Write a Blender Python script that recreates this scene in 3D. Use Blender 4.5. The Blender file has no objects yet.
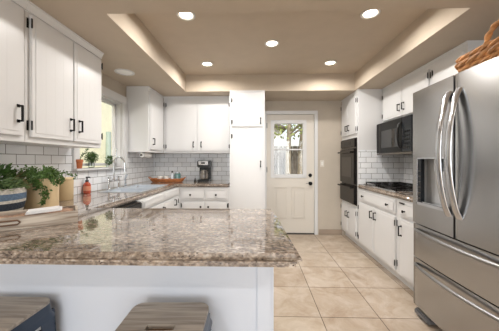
import bpy, bmesh, math, random
from mathutils import Vector, Matrix
R = math.radians
random.seed(7)
S = bpy.context.scene
COL = S.collection

# ------------------------------------------------------------------ camera
cd = bpy.data.cameras.new('camera'); cam = bpy.data.objects.new('camera', cd); COL.objects.link(cam)
cam.location = (0, 0, 1.25); cam.rotation_euler = (R(90), 0, R(1.54))
cd.sensor_width = 36; cd.lens = 242 / 499 * 36; cd.shift_y = -5.0 / 499; cd.clip_start = .02
S.camera = cam

# ------------------------------------------------------------------ world, sun, large lights, exposure
w = bpy.data.worlds.new('world'); S.world = w; w.use_nodes = True
nt = w.node_tree; nt.nodes.clear()
sky = nt.nodes.new('ShaderNodeTexSky'); sky.sky_type = 'NISHITA'
sky.sun_elevation = R(48); sky.sun_rotation = R(200); sky.sun_disc = False; sky.air_density = 1.2; sky.dust_density = 3
hs = nt.nodes.new('ShaderNodeHueSaturation'); hs.inputs['Saturation'].default_value = .45
bg = nt.nodes.new('ShaderNodeBackground'); bg.inputs[1].default_value = .30
ou = nt.nodes.new('ShaderNodeOutputWorld')
nt.links.new(sky.outputs[0], hs.inputs['Color']); nt.links.new(hs.outputs[0], bg.inputs[0]); nt.links.new(bg.outputs[0], ou.inputs[0])

def sun(rot, e, col):
    l = bpy.data.lights.new('sun', 'SUN'); l.energy = e; l.angle = R(1.5); l.color = col
    o = bpy.data.objects.new('sun', l); COL.objects.link(o); o.rotation_euler = rot
def area(name, loc, rot, sx, sy, e, col, spread=180):
    l = bpy.data.lights.new(name, 'AREA'); l.shape = 'RECTANGLE'; l.size = sx; l.size_y = sy; l.energy = e; l.color = col; l.spread = R(spread)
    o = bpy.data.objects.new(name, l); COL.objects.link(o); o.location = loc; o.rotation_euler = rot
sun((R(42), 0, R(35)), 4.6, (1, .96, .88))
# fill light added behind the camera, set in the made-up rear opening
area('rear_fill', (0.1, -3.42, 1.25), (R(90), 0, 0), 3.0, 2.0, 75, (.90, .95, 1))
DOWNLIGHT_W = 11
S.view_settings.view_transform = 'Standard'; S.view_settings.look = 'None'
S.view_settings.gamma = 1; S.view_settings.use_curve_mapping = False
S.view_settings.exposure = 0.14

# ------------------------------------------------------------------ materials
def lin(c):
    return tuple(((v / 255) / 12.92 if v / 255 <= .04045 else ((v / 255 + .055) / 1.055) ** 2.4) for v in c) + (1,)
def mat(name, rgb, rough=.5, metal=0, coat=0, spec=.5, emit=None, es=0, trans=0, bump=0, bscale=60, vary=0, vscale=6, alpha=1):
    m = bpy.data.materials.new(name); m.use_nodes = True
    n = m.node_tree.nodes; L = m.node_tree.links; b = n['Principled BSDF']
    b.inputs['Base Color'].default_value = lin(rgb); b.inputs['Roughness'].default_value = rough
    b.inputs['Metallic'].default_value = metal; b.inputs['Coat Weight'].default_value = coat
    b.inputs['Specular IOR Level'].default_value = spec; b.inputs['Transmission Weight'].default_value = trans
    if emit: b.inputs['Emission Color'].default_value = lin(emit); b.inputs['Emission Strength'].default_value = es
    tc = n.new('ShaderNodeTexCoord')
    if vary:
        nz = n.new('ShaderNodeTexNoise'); nz.inputs['Scale'].default_value = vscale; nz.inputs['Detail'].default_value = 5
        L.new(tc.outputs['Object'], nz.inputs['Vector'])
        r = n.new('ShaderNodeValToRGB'); c = lin(rgb)
        r.color_ramp.elements[0].position = .3; r.color_ramp.elements[1].position = .7
        r.color_ramp.elements[0].color = tuple(x * (1 - vary) for x in c[:3]) + (1,)
        r.color_ramp.elements[1].color = tuple(min(1, x * (1 + vary)) for x in c[:3]) + (1,)
        L.new(nz.outputs['Fac'], r.inputs[0]); L.new(r.outputs[0], b.inputs['Base Color'])
    if bump:
        nz = n.new('ShaderNodeTexNoise'); nz.inputs['Scale'].default_value = bscale; nz.inputs['Detail'].default_value = 4
        L.new(tc.outputs['Object'], nz.inputs['Vector'])
        bp = n.new('ShaderNodeBump'); bp.inputs['Strength'].default_value = bump; bp.inputs['Distance'].default_value = .01
        L.new(nz.outputs['Fac'], bp.inputs['Height']); L.new(bp.outputs[0], b.inputs['Normal'])
    return m
def ramp(n, stops):
    r = n.new('ShaderNodeValToRGB'); e = r.color_ramp.elements
    while len(e) < len(stops): e.new(.5)
    for i, (p, c) in enumerate(stops): e[i].position = p; e[i].color = lin(c)
    return r
def mixc(m, a, b, fac, mode='MIX'):
    x = m.node_tree.nodes.new('ShaderNodeMix'); x.data_type = 'RGBA'; x.blend_type = mode; L = m.node_tree.links
    for k, v in ((0, fac), (6, a), (7, b)):
        if hasattr(v, 'links'): L.new(v, x.inputs[k])
        elif k == 0: x.inputs[0].default_value = v
        else: x.inputs[k].default_value = v
    return x.outputs[2]

def granite():
    m = mat('granite', (150, 130, 112), .04, coat=.5); n = m.node_tree.nodes; L = m.node_tree.links; b = n['Principled BSDF']
    tc = n.new('ShaderNodeTexCoord'); mp = n.new('ShaderNodeMapping'); mp.inputs['Scale'].default_value = (.75, 1.15, 1)
    mp.inputs['Rotation'].default_value = (0, 0, R(12)); L.new(tc.outputs['Object'], mp.inputs[0])
    def noise(s, d, dist=0, ro=.6):
        z = n.new('ShaderNodeTexNoise'); z.inputs['Scale'].default_value = s; z.inputs['Detail'].default_value = d
        z.inputs['Distortion'].default_value = dist; z.inputs['Roughness'].default_value = ro; L.new(mp.outputs[0], z.inputs['Vector']); return z.outputs['Fac']
    r1 = ramp(n, [(.34, (74, 66, 63)), (.45, (134, 121, 110)), (.55, (170, 154, 138)), (.66, (208, 198, 186))]); L.new(noise(38, 4, .5, .6), r1.inputs[0])
    r2 = ramp(n, [(.38, (66, 58, 56)), (.46, (138, 125, 114)), (.56, (180, 163, 146)), (.66, (220, 212, 202))]); L.new(noise(80, 2, .3, .5), r2.inputs[0])
    c = mixc(m, r1.outputs[0], r2.outputs[0], .5)
    v = n.new('ShaderNodeTexVoronoi'); v.inputs['Scale'].default_value = 70; L.new(mp.outputs[0], v.inputs['Vector'])
    rv = ramp(n, [(.0, (255, 255, 255)), (.16, (255, 255, 255)), (.22, (0, 0, 0))]); L.new(v.outputs['Distance'], rv.inputs[0])
    k = ramp(n, [(.46, (0, 0, 0)), (.52, (255, 255, 255))]); L.new(noise(22, 3), k.inputs[0])
    f = mixc(m, rv.outputs[0], k.outputs[0], 1.0, 'MULTIPLY')
    c = mixc(m, c, lin((58, 50, 50)), f)
    k2 = ramp(n, [(.40, (0, 0, 0)), (.62, (255, 255, 255))]); L.new(noise(5, 4, 1.5), k2.inputs[0])
    c = mixc(m, mixc(m, c, lin((186, 178, 170)), .8, 'MULTIPLY'), c, k2.outputs[0])
    L.new(mixc(m, c, lin((150, 137, 125)), .08), b.inputs['Base Color']); return m

def planes(n, L, axes):
    tc = n.new('ShaderNodeTexCoord'); s = n.new('ShaderNodeSeparateXYZ'); L.new(tc.outputs['Object'], s.inputs[0])
    cb = n.new('ShaderNodeCombineXYZ'); L.new(s.outputs[axes[0]], cb.inputs[0]); L.new(s.outputs[axes[1]], cb.inputs[1]); return cb.outputs[0]
def subway(name, axes, off=(0, 0)):
    m = mat(name, (222, 222, 222), .12, coat=.4); n = m.node_tree.nodes; L = m.node_tree.links; b = n['Principled BSDF']
    v = planes(n, L, axes); mp = n.new('ShaderNodeMapping'); mp.inputs['Location'].default_value = (off[0], -.915 + .0762 * 14, 0); L.new(v, mp.inputs[0])
    br = n.new('ShaderNodeTexBrick'); br.inputs['Scale'].default_value = 1; br.inputs['Brick Width'].default_value = .1524; br.inputs['Row Height'].default_value = .0762
    br.inputs['Mortar Size'].default_value = .0021; br.inputs['Mortar Smooth'].default_value = .1
    br.inputs['Color1'].default_value = lin((246, 248, 250)); br.inputs['Color2'].default_value = lin((234, 237, 241)); br.inputs['Mortar'].default_value = lin((96, 94, 92))
    L.new(mp.outputs[0], br.inputs['Vector']); L.new(br.outputs['Color'], b.inputs['Base Color'])
    bp = n.new('ShaderNodeBump'); bp.inputs['Strength'].default_value = .3; bp.inputs['Distance'].default_value = .003; bp.invert = True
    L.new(br.outputs['Fac'], bp.inputs['Height']); L.new(bp.outputs[0], b.inputs['Normal'])
    rr = n.new('ShaderNodeMapRange'); rr.inputs[3].default_value = .12; rr.inputs[4].default_value = .8; L.new(br.outputs['Fac'], rr.inputs[0]); L.new(rr.outputs[0], b.inputs['Roughness'])
    return m
def floor_tile():
    m = mat('floor_tile', (190, 168, 145), .3); n = m.node_tree.nodes; L = m.node_tree.links; b = n['Principled BSDF']
    v = planes(n, L, (0, 1)); mp = n.new('ShaderNodeMapping'); mp.inputs['Location'].default_value = (-.52 + .46 * 20, -1.945 + .459 * 20, 0); L.new(v, mp.inputs[0])
    br = n.new('ShaderNodeTexBrick'); br.offset = 0; br.inputs['Scale'].default_value = 1; br.inputs['Brick Width'].default_value = .46; br.inputs['Row Height'].default_value = .459
    br.inputs['Mortar Size'].default_value = .0035; br.inputs['Mortar Smooth'].default_value = .2
    br.inputs['Color1'].default_value = lin((202, 190, 176)); br.inputs['Color2'].default_value = lin((188, 174, 160)); br.inputs['Mortar'].default_value = lin((112, 98, 86))
    L.new(mp.outputs[0], br.inputs['Vector'])
    z = n.new('ShaderNodeTexNoise'); z.inputs['Scale'].default_value = 5; z.inputs['Detail'].default_value = 7; z.inputs['Roughness'].default_value = .65; z.inputs['Distortion'].default_value = .6; L.new(v, z.inputs['Vector'])
    r = ramp(n, [(.32, (204, 188, 170)), (.5, (232, 226, 216)), (.68, (255, 255, 255))]); L.new(z.outputs['Fac'], r.inputs[0])
    L.new(mixc(m, br.outputs['Color'], r.outputs[0], .8, 'MULTIPLY'), b.inputs['Base Color'])
    bp = n.new('ShaderNodeBump'); bp.inputs['Strength'].default_value = .4; bp.inputs['Distance'].default_value = .004; bp.invert = True
    L.new(br.outputs['Fac'], bp.inputs['Height']); L.new(bp.outputs[0], b.inputs['Normal']); return m
def wood(name, c1, c2, axis=0, scale=14, rough=.45):
    m = mat(name, c1, rough); n = m.node_tree.nodes; L = m.node_tree.links; b = n['Principled BSDF']
    tc = n.new('ShaderNodeTexCoord'); mp = n.new('ShaderNodeMapping'); s = [1, 1, 1]; s[axis] = .09; mp.inputs['Scale'].default_value = s; L.new(tc.outputs['Object'], mp.inputs[0])
    z = n.new('ShaderNodeTexNoise'); z.inputs['Scale'].default_value = scale * 4; z.inputs['Detail'].default_value = 6; z.inputs['Distortion'].default_value = .5; L.new(mp.outputs[0], z.inputs['Vector'])
    r = ramp(n, [(.32, c2), (.62, c1)]); L.new(z.outputs['Fac'], r.inputs[0]); L.new(r.outputs[0], b.inputs['Base Color']); return m
def steel(name, rgb, rough, axis=2):
    m = mat(name, rgb, rough, 1); n = m.node_tree.nodes; L = m.node_tree.links; b = n['Principled BSDF']
    tc = n.new('ShaderNodeTexCoord'); mp = n.new('ShaderNodeMapping'); s = [90, 90, 90]; s[axis] = 1.2; mp.inputs['Scale'].default_value = s; L.new(tc.outputs['Object'], mp.inputs[0])
    z = n.new('ShaderNodeTexNoise'); z.inputs['Scale'].default_value = 4; z.inputs['Detail'].default_value = 3; L.new(mp.outputs[0], z.inputs['Vector'])
    rr = n.new('ShaderNodeMapRange'); rr.inputs[3].default_value = rough - .02; rr.inputs[4].default_value = rough + .03; L.new(z.outputs['Fac'], rr.inputs[0]); L.new(rr.outputs[0], b.inputs['Roughness'])
    bp = n.new('ShaderNodeBump'); bp.inputs['Strength'].default_value = .012; bp.inputs['Distance'].default_value = .002; L.new(z.outputs['Fac'], bp.inputs['Height']); L.new(bp.outputs[0], b.inputs['Normal']); return m
def striped():
    m = mat('woven_stripes', (220, 215, 205), .9); n = m.node_tree.nodes; L = m.node_tree.links; b = n['Principled BSDF']
    tc = n.new('ShaderNodeTexCoord'); s = n.new('ShaderNodeSeparateXYZ'); L.new(tc.outputs['Object'], s.inputs[0])
    mr = n.new('ShaderNodeMapRange'); mr.inputs[2].default_value = .17; L.new(s.outputs[2], mr.inputs[0])
    r = ramp(n, [(0, (205, 200, 190)), (.26, (52, 60, 72)), (.50, (205, 200, 190)), (.60, (96, 118, 142)), (.82, (205, 200, 190))])
    r.color_ramp.interpolation = 'CONSTANT'; L.new(mr.outputs[0], r.inputs[0])
    z = n.new('ShaderNodeTexVoronoi'); z.inputs['Scale'].default_value = 90; L.new(tc.outputs['Object'], z.inputs['Vector'])
    L.new(mixc(m, r.outputs[0], z.outputs['Distance'], .35, 'MULTIPLY'), b.inputs['Base Color'])
    bp = n.new('ShaderNodeBump'); bp.inputs['Strength'].default_value = .7; bp.inputs['Distance'].default_value = .004; L.new(z.outputs['Distance'], bp.inputs['Height']); L.new(bp.outputs[0], b.inputs['Normal']); return m

M = dict(
    cab=mat('white_cabinet_paint', (221, 221, 221), .32, bump=.03, bscale=25),
    groove=mat('cabinet_paint', (222, 222, 221), .35),
    wall=mat('beige_wall_paint', (190, 180, 166), .75, bump=.12, bscale=45, vary=.03),
    ceil=mat('beige_ceiling_paint', (192, 178, 160), .8, bump=.12, bscale=40, vary=.03),
    trim=mat('white_trim_paint', (214, 214, 214), .35), door=mat('door_paint', (214, 208, 198), .4),
    pen=mat('peninsula_paint', (208, 214, 224), .3), granite=granite(), floor=floor_tile(),
    tx=subway('subway_tile_side', (1, 2), (.02, 0)), ty=subway('subway_tile_back', (0, 2), (.05, 0)),
    black=mat('black_iron', (26, 24, 23), .4, .6), blackp=mat('black_plastic', (22, 22, 23), .35),
    oven=mat('black_oven_enamel', (24, 20, 18), .2, spec=.35), ovglass=mat('dark_oven_glass', (40, 34, 30), .06, spec=.8),
    ovstrip=mat('oven_trim_grey', (110, 104, 98), .3, .8), mwglass=mat('microwave_glass', (30, 30, 30), .05, spec=.9), mwcase=mat('microwave_case', (16, 16, 16), .35, spec=.25),
    steel=steel('brushed_stainless', (178, 178, 178), .25), steelh=steel('brushed_stainless_bar', (198, 200, 204), .2), chrome=mat('chrome', (225, 228, 232), .06, 1),
    steeld=steel('satin_steel_bar', (150, 150, 150), .38), gap=mat('dark_gasket', (18, 18, 19), .6), fside=mat('fridge_grey', (110, 110, 112), .5, .2), niche=mat('dispenser_grey', (188, 190, 192), .4),
    panel=mat('dispenser_panel', (28, 31, 36), .25, spec=.3), cream=mat('cream_ceramic', (214, 190, 150), .45, vary=.04), terra=mat('terracotta', (178, 104, 66), .8),
    leaf=mat('leaf_green', (62, 92, 40), .5, vary=.5, vscale=30), leafd=mat('leaf_dark', (84, 114, 54), .5, vary=.4, vscale=25), leafv=mat('leaf_variegated', (110, 132, 88), .5, vary=.6, vscale=40),
    leaft=mat('tree_leaf', (150, 165, 90), .6, vary=.4, vscale=3), bark=mat('bark', (150, 140, 122), .9, vary=.3, vscale=8, bump=.5),
    twig=mat('twig_brown', (184, 132, 82), .7, vary=.45, vscale=22, bump=.4, bscale=60), wicker=mat('wicker_orange', (176, 108, 58), .6, vary=.35, vscale=50, bump=.5, bscale=90),
    wood_st=wood('weathered_seat_wood', (186, 176, 164), (134, 125, 115), 0, 10, .5), gun=mat('gunmetal', (62, 72, 86), .35, .85, coat=.3), slot=mat('handle_slot_wood', (104, 78, 60), .7),
    traywood=wood('whitewashed_wood', (206, 196, 182), (140, 122, 106), 0, 12, .6), cloth=mat('white_cloth', (232, 232, 232), .9, bump=.3, bscale=120), stripes=striped(),
    beads=mat('brown_patterned_cloth', (170, 138, 116), .8, vary=.45, vscale=45, bump=.8, bscale=70), soap=mat('orange_soap', (188, 80, 54), .15, coat=.5), label=mat('soap_label', (224, 150, 120), .5),
    lens=mat('lamp_lens', (255, 245, 230), .4, emit=(255, 240, 214), es=9), lensoff=mat('lamp_lens_off', (248, 248, 246), .4), paper=mat('paper_roll', (238, 238, 236), .9),
    teal=mat('teal_glass', (90, 124, 122), .2, coat=.5), white=mat('white_ceramic', (230, 228, 222), .3), clear=mat('clear_glass', (235, 240, 240), .03, trans=1), coffee=mat('coffee_carafe', (120, 112, 104), .08, coat=1),
    grass=mat('dry_grass', (120, 116, 78), .95, vary=.3), fence=wood('fence_boards', (118, 112, 104), (72, 66, 60), 2, 6, .9), yellow=mat('cream_stucco', (238, 234, 206), .9, vary=.04), hedge=mat('shrub_leaf', (104, 116, 76), .7, vary=.5, vscale=8),
    whitewall=mat('white_siding', (240, 240, 238), .8), pipe=mat('painted_pipe', (160, 176, 166), .6), base=mat('tile_base', (160, 144, 128), .4, vary=.08), sill=mat('threshold', (70, 64, 60), .5, .4), sinkm=mat('sink_steel', (226, 232, 238), .32, .55),
)
gm = bpy.data.materials.new('window_glass'); gm.use_nodes = True; n_ = gm.node_tree.nodes; n_.clear()
o_ = n_.new('ShaderNodeOutputMaterial'); t_ = n_.new('ShaderNodeBsdfTransparent'); g_ = n_.new('ShaderNodeBsdfGlossy'); g_.inputs['Roughness'].default_value = .02
x_ = n_.new('ShaderNodeMixShader'); x_.inputs[0].default_value = .07
for a, b_ in ((t_.outputs[0], x_.inputs[1]), (g_.outputs[0], x_.inputs[2]), (x_.outputs[0], o_.inputs[0])): gm.node_tree.links.new(a, b_)
M['glass'] = gm

# ------------------------------------------------------------------ mesh helpers
class MB:
    def __init__(s): s.bm = bmesh.new()
    def box(s, x0, x1, y0, y1, z0, z1, bev=0, seg=2):
        b = bmesh.new(); bmesh.ops.create_cube(b, size=1)
        for v in b.verts: v.co = Vector(((x0 + x1) / 2 + v.co.x * (x1 - x0), (y0 + y1) / 2 + v.co.y * (y1 - y0), (z0 + z1) / 2 + v.co.z * (z1 - z0)))
        if bev: bmesh.ops.bevel(b, geom=b.edges[:], offset=bev, segments=seg, affect='EDGES', clamp_overlap=True)
        s.add(b); return s
    def add(s, b, Mx=None):
        if Mx: bmesh.ops.transform(b, matrix=Mx, verts=b.verts)
        me = bpy.data.meshes.new('t'); b.to_mesh(me); b.free(); s.bm.from_mesh(me); bpy.data.meshes.remove(me)
    def tube(s, pts, r, seg=10, closed=False, flat=1.0, cap=True):
        pts = [Vector(p) for p in pts]; n = len(pts); rs = r if isinstance(r, (list, tuple)) else [r] * n
        rings = []; up = None
        for i, p in enumerate(pts):
            a = pts[i - 1] if (i > 0 or closed) else p; c = pts[(i + 1) % n] if (i < n - 1 or closed) else p
            t = (c - a).normalized()
            if up is None: up = Vector((0, 0, 1)) if abs(t.z) < .9 else Vector((0, 1, 0))
            e1 = (up - t * up.dot(t)).normalized(); e2 = t.cross(e1); up = e1
            rings.append([s.bm.verts.new(p + (e1 * math.cos(q) + e2 * flat * math.sin(q)) * rs[i]) for q in [2 * math.pi * k / seg for k in range(seg)]])
        m = n if closed else n - 1
        for i in range(m):
            A, B = rings[i], rings[(i + 1) % n]
            for k in range(seg): s.bm.faces.new((A[k], A[(k + 1) % seg], B[(k + 1) % seg], B[k]))
        if cap and not closed: s.bm.faces.new(rings[0][::-1]); s.bm.faces.new(rings[-1])
        return s
    def lathe(s, prof, c=(0, 0, 0), seg=28, cap=True):
        rings = [[s.bm.verts.new((c[0] + r * math.cos(2 * math.pi * k / seg), c[1] + r * math.sin(2 * math.pi * k / seg), c[2] + z)) for k in range(seg)] for r, z in prof]
        for A, B in zip(rings, rings[1:]):
            for k in range(seg): s.bm.faces.new((A[k], A[(k + 1) % seg], B[(k + 1) % seg], B[k]))
        if cap: s.bm.faces.new(rings[0][::-1]); s.bm.faces.new(rings[-1])
        return s
    def prism(s, poly, h0, h1, axis=2, bev=0):
        b = bmesh.new()
        def P(p, h): return (p[0], p[1], h) if axis == 2 else ((h, p[0], p[1]) if axis == 0 else (p[0], h, p[1]))
        lo = [b.verts.new(P(p, h0)) for p in poly]; hi = [b.verts.new(P(p, h1)) for p in poly]; n = len(poly)
        b.faces.new(lo[::-1]); b.faces.new(hi)
        for i in range(n): b.faces.new((lo[i], lo[(i + 1) % n], hi[(i + 1) % n], hi[i]))
        bmesh.ops.recalc_face_normals(b, faces=b.faces)
        if bev: bmesh.ops.bevel(b, geom=b.edges[:], offset=bev, segments=2, affect='EDGES', clamp_overlap=True)
        s.add(b); return s
    def leaf(s, p, d, up, l, w_):
        d = d.normalized(); sd = d.cross(up)
        if sd.length < 1e-3: sd = Vector((1, 0, 0))
        sd.normalize(); nn = sd.cross(d)
        v = [s.bm.verts.new(q) for q in (p, p + d * l * .45 + sd * w_ / 2 + nn * w_ * .15, p + d * l, p + d * l * .45 - sd * w_ / 2 + nn * w_ * .15)]
        m_ = s.bm.verts.new(p + d * l * .5 - nn * w_ * .1)
        for i in range(4): s.bm.faces.new((v[i], v[(i + 1) % 4], m_))
    def xf(s, Mx): bmesh.ops.transform(s.bm, matrix=Mx, verts=s.bm.verts); return s
    def build(s, name, m, parent=None, smooth=False, recalc=True):
        if recalc: bmesh.ops.recalc_face_normals(s.bm, faces=s.bm.faces)
        me = bpy.data.meshes.new(name); s.bm.to_mesh(me); s.bm.free()
        me.materials.append(M[m]); o = bpy.data.objects.new(name, me); COL.objects.link(o); o.parent = parent
        if smooth:
            me.polygons.foreach_set('use_smooth', [True] * len(me.polygons))
            try: me.set_sharp_from_angle(angle=R(40))
            except Exception: pass
        return o
def B(*a, **k): return MB().box(*a, **k)
def thing(name, label, cat, loc=(0, 0, 0), rz=0, group=None):
    o = bpy.data.objects.new(name, None); COL.objects.link(o); o.location = loc; o.rotation_euler = (0, 0, R(rz)); o.empty_display_size = .05
    o['label'] = label; o['category'] = cat
    if group: o['group'] = group
    return o
def tag(o, label, cat, group=None, loc=None):
    o['label'] = label; o['category'] = cat
    if group: o['group'] = group
    if loc: o.location = loc
    return o
def struct(o, label=None, cat=None):
    o['kind'] = 'structure'
    if label: o['label'] = label
    if cat: o['category'] = cat
    return o
def copy_tree(o, parent=None):
    c = o.copy(); COL.objects.link(c); c.parent = parent
    for ch in list(o.children): copy_tree(ch, c)
    return c

XL, XR, YB, YR, ZC, ZT = -1.77, 2.08, 4.12, -3.4, 2.26, 2.50
# ------------------------------------------------------------------ setting
struct(B(XL - .12, XR + .12, YR - .12, YB + .12, -.06, 0).build('floor', 'floor'), 'beige square ceramic tile floor', 'floor')
c = MB(); TX0, TX1, TY0, TY1 = -1.03, 1.42, 1.64, 3.52
c.box(XL - .12, TX0, YR - .12, YB + .12, ZC, ZT + .06); c.box(TX1, XR + .12, YR - .12, YB + .12, ZC, ZT + .06)
c.box(TX0, TX1, YR - .12, TY0, ZC, ZT + .06); c.box(TX0, TX1, TY1, YB + .12, ZC, ZT + .06); c.box(TX0, TX1, TY0, TY1, ZT, ZT + .06)
struct(c.build('ceiling', 'ceil'), 'beige ceiling with recessed rectangular tray', 'ceiling')
WY0, WY1, WZ0, WZ1 = 2.36, 3.13, 1.17, 2.00
c = MB(); c.box(XL - .12, XL, YR, WY0, 0, ZC); c.box(XL - .12, XL, WY1, YB + .12, 0, ZC); c.box(XL - .12, XL, WY0, WY1, 0, WZ0); c.box(XL - .12, XL, WY0, WY1, WZ1, ZC)
struct(c.build('wall_left', 'wall'), 'beige wall behind the sink', 'wall')
struct(B(XR, XR + .12, YR, YB + .12, 0, ZC).build('wall_right', 'wall'), 'beige wall behind the fridge', 'wall')
DX0, DX1, DZ = .180, .985, 2.03
c = MB(); c.box(XL, DX0 - .01, YB, YB + .12, 0, ZC); c.box(DX1 + .01, XR, YB, YB + .12, 0, ZC); c.box(DX0 - .01, DX1 + .01, YB, YB + .12, DZ + .01, ZC)
struct(c.build('wall_back', 'wall'), 'beige wall around the back door', 'wall')
c = MB(); c.box(XL, -1.4, YR - .12, YR, 0, ZC); c.box(1.6, XR, YR - .12, YR, 0, ZC); c.box(-1.4, 1.6, YR - .12, YR, 2.2, ZC)  # unseen wall; its opening is added to let the fill light in
struct(c.build('wall_rear', 'wall'), 'beige wall behind the camera with a wide opening added for the fill light', 'wall')
struct(B(1.06, 1.445, YB - .015, YB - .001, 0.001, .09, bev=.003).build('baseboard_back', 'base'), 'tile baseboard right of the door', 'baseboard')
# backsplash
struct(B(XL, XL + .008, .86, WY0 - .06, .916, 1.365).build('trim_1', 'tx'), 'white subway tile left of the window', 'backsplash')
struct(B(XL, XL + .008, WY0 - .06, 3.22, .916, 1.14).build('trim_2', 'tx'), 'white subway tile under the window', 'backsplash')
struct(B(XL, XL + .008, 3.22, YB, .916, 1.365).build('trim_3', 'tx'), 'white subway tile right of the window', 'backsplash')
struct(B(XL + .008, -.382, YB - .008, YB, .916, 1.365).build('trim_4', 'ty'), 'white subway tile behind the coffee maker', 'backsplash')
struct(B(XR - .008, XR, 2.03, 3.452, .916, 1.745).build('trim_5', 'tx'), 'white subway tile behind the cooktop', 'backsplash')
struct(B(1.447, XR - .008, 3.452, 3.460, .916, 1.40).build('trim_6', 'ty'), 'white subway tile on the side of the oven cabinet', 'backsplash')

# window over the sink
wn = thing('window_1', 'white framed window above the sink', 'window', (0, 0, 0)); wn['kind'] = 'structure'
c = MB(); cy0, cy1 = WY0 - .085, WY1 + .10
c.box(XL, XL + .022, cy0, WY0, WZ0, WZ1 + .10, bev=.004); c.box(XL, XL + .022, WY1, cy1, WZ0, WZ1 + .10, bev=.004); c.box(XL, XL + .03, cy0, cy1, WZ1, WZ1 + .10, bev=.006)
c.box(XL, XL + .034, WY1 + .07, cy1, WZ0, WZ1 + .10, bev=.004)
c.build('window_casing', 'trim', wn)
c = MB(); t = .03
c.box(XL - .115, XL - .001, WY0, WY0 + .012, WZ0, WZ1); c.box(XL - .115, XL - .001, WY1 - .012, WY1, WZ0, WZ1); c.box(XL - .115, XL - .001, WY0, WY1, WZ1 - .012, WZ1)
c.box(XL - .10, XL - .06, WY0 + .012, WY0 + .012 + t, WZ0, WZ1 - .012, bev=.003); c.box(XL - .10, XL - .06, WY1 - .012 - t, WY1 - .012, WZ0, WZ1 - .012, bev=.003)
c.box(XL - .10, XL - .06, WY0 + .012, WY1 - .012, WZ1 - .012 - t, WZ1 - .012, bev=.003); c.box(XL - .10, XL - .06, WY0 + .012, WY1 - .012, WZ0 + .02, WZ0 + .02 + t, bev=.003)
c.build('window_frame', 'trim', wn)
B(XL - .082, XL - .078, WY0 + .04, WY1 - .04, WZ0 + .045, WZ1 - .04).build('pane', 'glass', wn)
B(XL - .10, XL + .05, cy0, cy1, WZ0 - .025, WZ0, bev=.005).build('window_sill', 'trim', wn)

# back door
d = thing('door_1', 'cream back door with glazed upper half', 'door', (0, 0, 0)); d['kind'] = 'structure'
c = MB(); y0, y1 = YB - .02, YB
c.box(DX0 - .06, DX0, y0, y1, 0, DZ + .06, bev=.004); c.box(DX1, DX1 + .055, y0, y1, 0, DZ + .06, bev=.004); c.box(DX0 - .06, DX1 + .055, y0 - .003, y1, DZ, DZ + .06, bev=.004)
c.build('door_casing', 'trim', d)
yf, yk = YB + .012, YB + .055; GX0, GX1, GZ0, GZ1 = .27, .835, .975, 1.915
c = MB()
c.box(DX0, GX0, yf, yk, .02, DZ); c.box(GX1, DX1, yf, yk, .02, DZ); c.box(GX0, GX1, yf, yk, GZ1, DZ); c.box(GX0, GX1, yf, yk, .02, GZ0)
sl = c.build('door_slab', 'door', d)
for x0, x1 in ((.295, .525), (.60, .83)):
    c = MB()
    for a in ((x0, x0 + .014, .27, .80), (x1 - .014, x1, .27, .80), (x0, x1, .27, .284), (x0, x1, .786, .80)): c.box(a[0], a[1], yf - .013, yf + .001, a[2], a[3], bev=.005)
    c.box(x0 + .05, x1 - .05, yf - .006, yf + .001, .32, .75, bev=.005)
    c.build('door_panel', 'door', sl)
c = MB(); gw = .04
for a in ((GX0 - .02, GX0 + gw, GZ0 - .02, GZ1 + .02), (GX1 - gw, GX1 + .02, GZ0 - .02, GZ1 + .02), (GX0 + gw, GX1 - gw, GZ0 - .02, GZ0 + gw), (GX0 + gw, GX1 - gw, GZ1 - gw, GZ1 + .02)): c.box(a[0], a[1], yf - .014, yk + .01, a[2], a[3], bev=.004)
c.box(GX0 + gw, GX1 - gw, yf - .006, yk, 1.425, 1.447, bev=.003); 
c.build('glazing_frame', 'trim', sl)
B(GX0 + .02, GX1 - .02, yf + .018, yf + .023, GZ0 + .02, GZ1 - .02).build('pane', 'glass', sl)
def knobmesh(r, l):
    return MB().lathe([(.03, 0), (.03, .008), (.012, .012), (.012, l * .5), (r * .8, l * .6), (r, l * .8), (r * .7, l)], seg=20).xf(Matrix.Translation((0, 0, 0)) @ Matrix.Rotation(R(90), 4, 'X'))
k = knobmesh(.03, .06).xf(Matrix.Translation((.918, yf, .862))).build('door_knob', 'black', sl, True)
knobmesh(.024, .02).xf(Matrix.Translation((.918, yf, 1.0))).build('deadbolt', 'black', sl, True)
B(.845, .905, yf - .006, yf, .855, .861, bev=.002).build('latch_lever', 'black', sl)
c = MB()
for z in (.25, 1.05, 1.80): c.tube([(DX0 + .004, yf - .006, z), (DX0 + .004, yf - .006, z + .09)], .007)
c.build('hinge', 'black', d)
B(DX0, DX1, YB - .01, YB + .115, 0.0, .02, bev=.003).build('threshold', 'sill', d)

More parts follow.
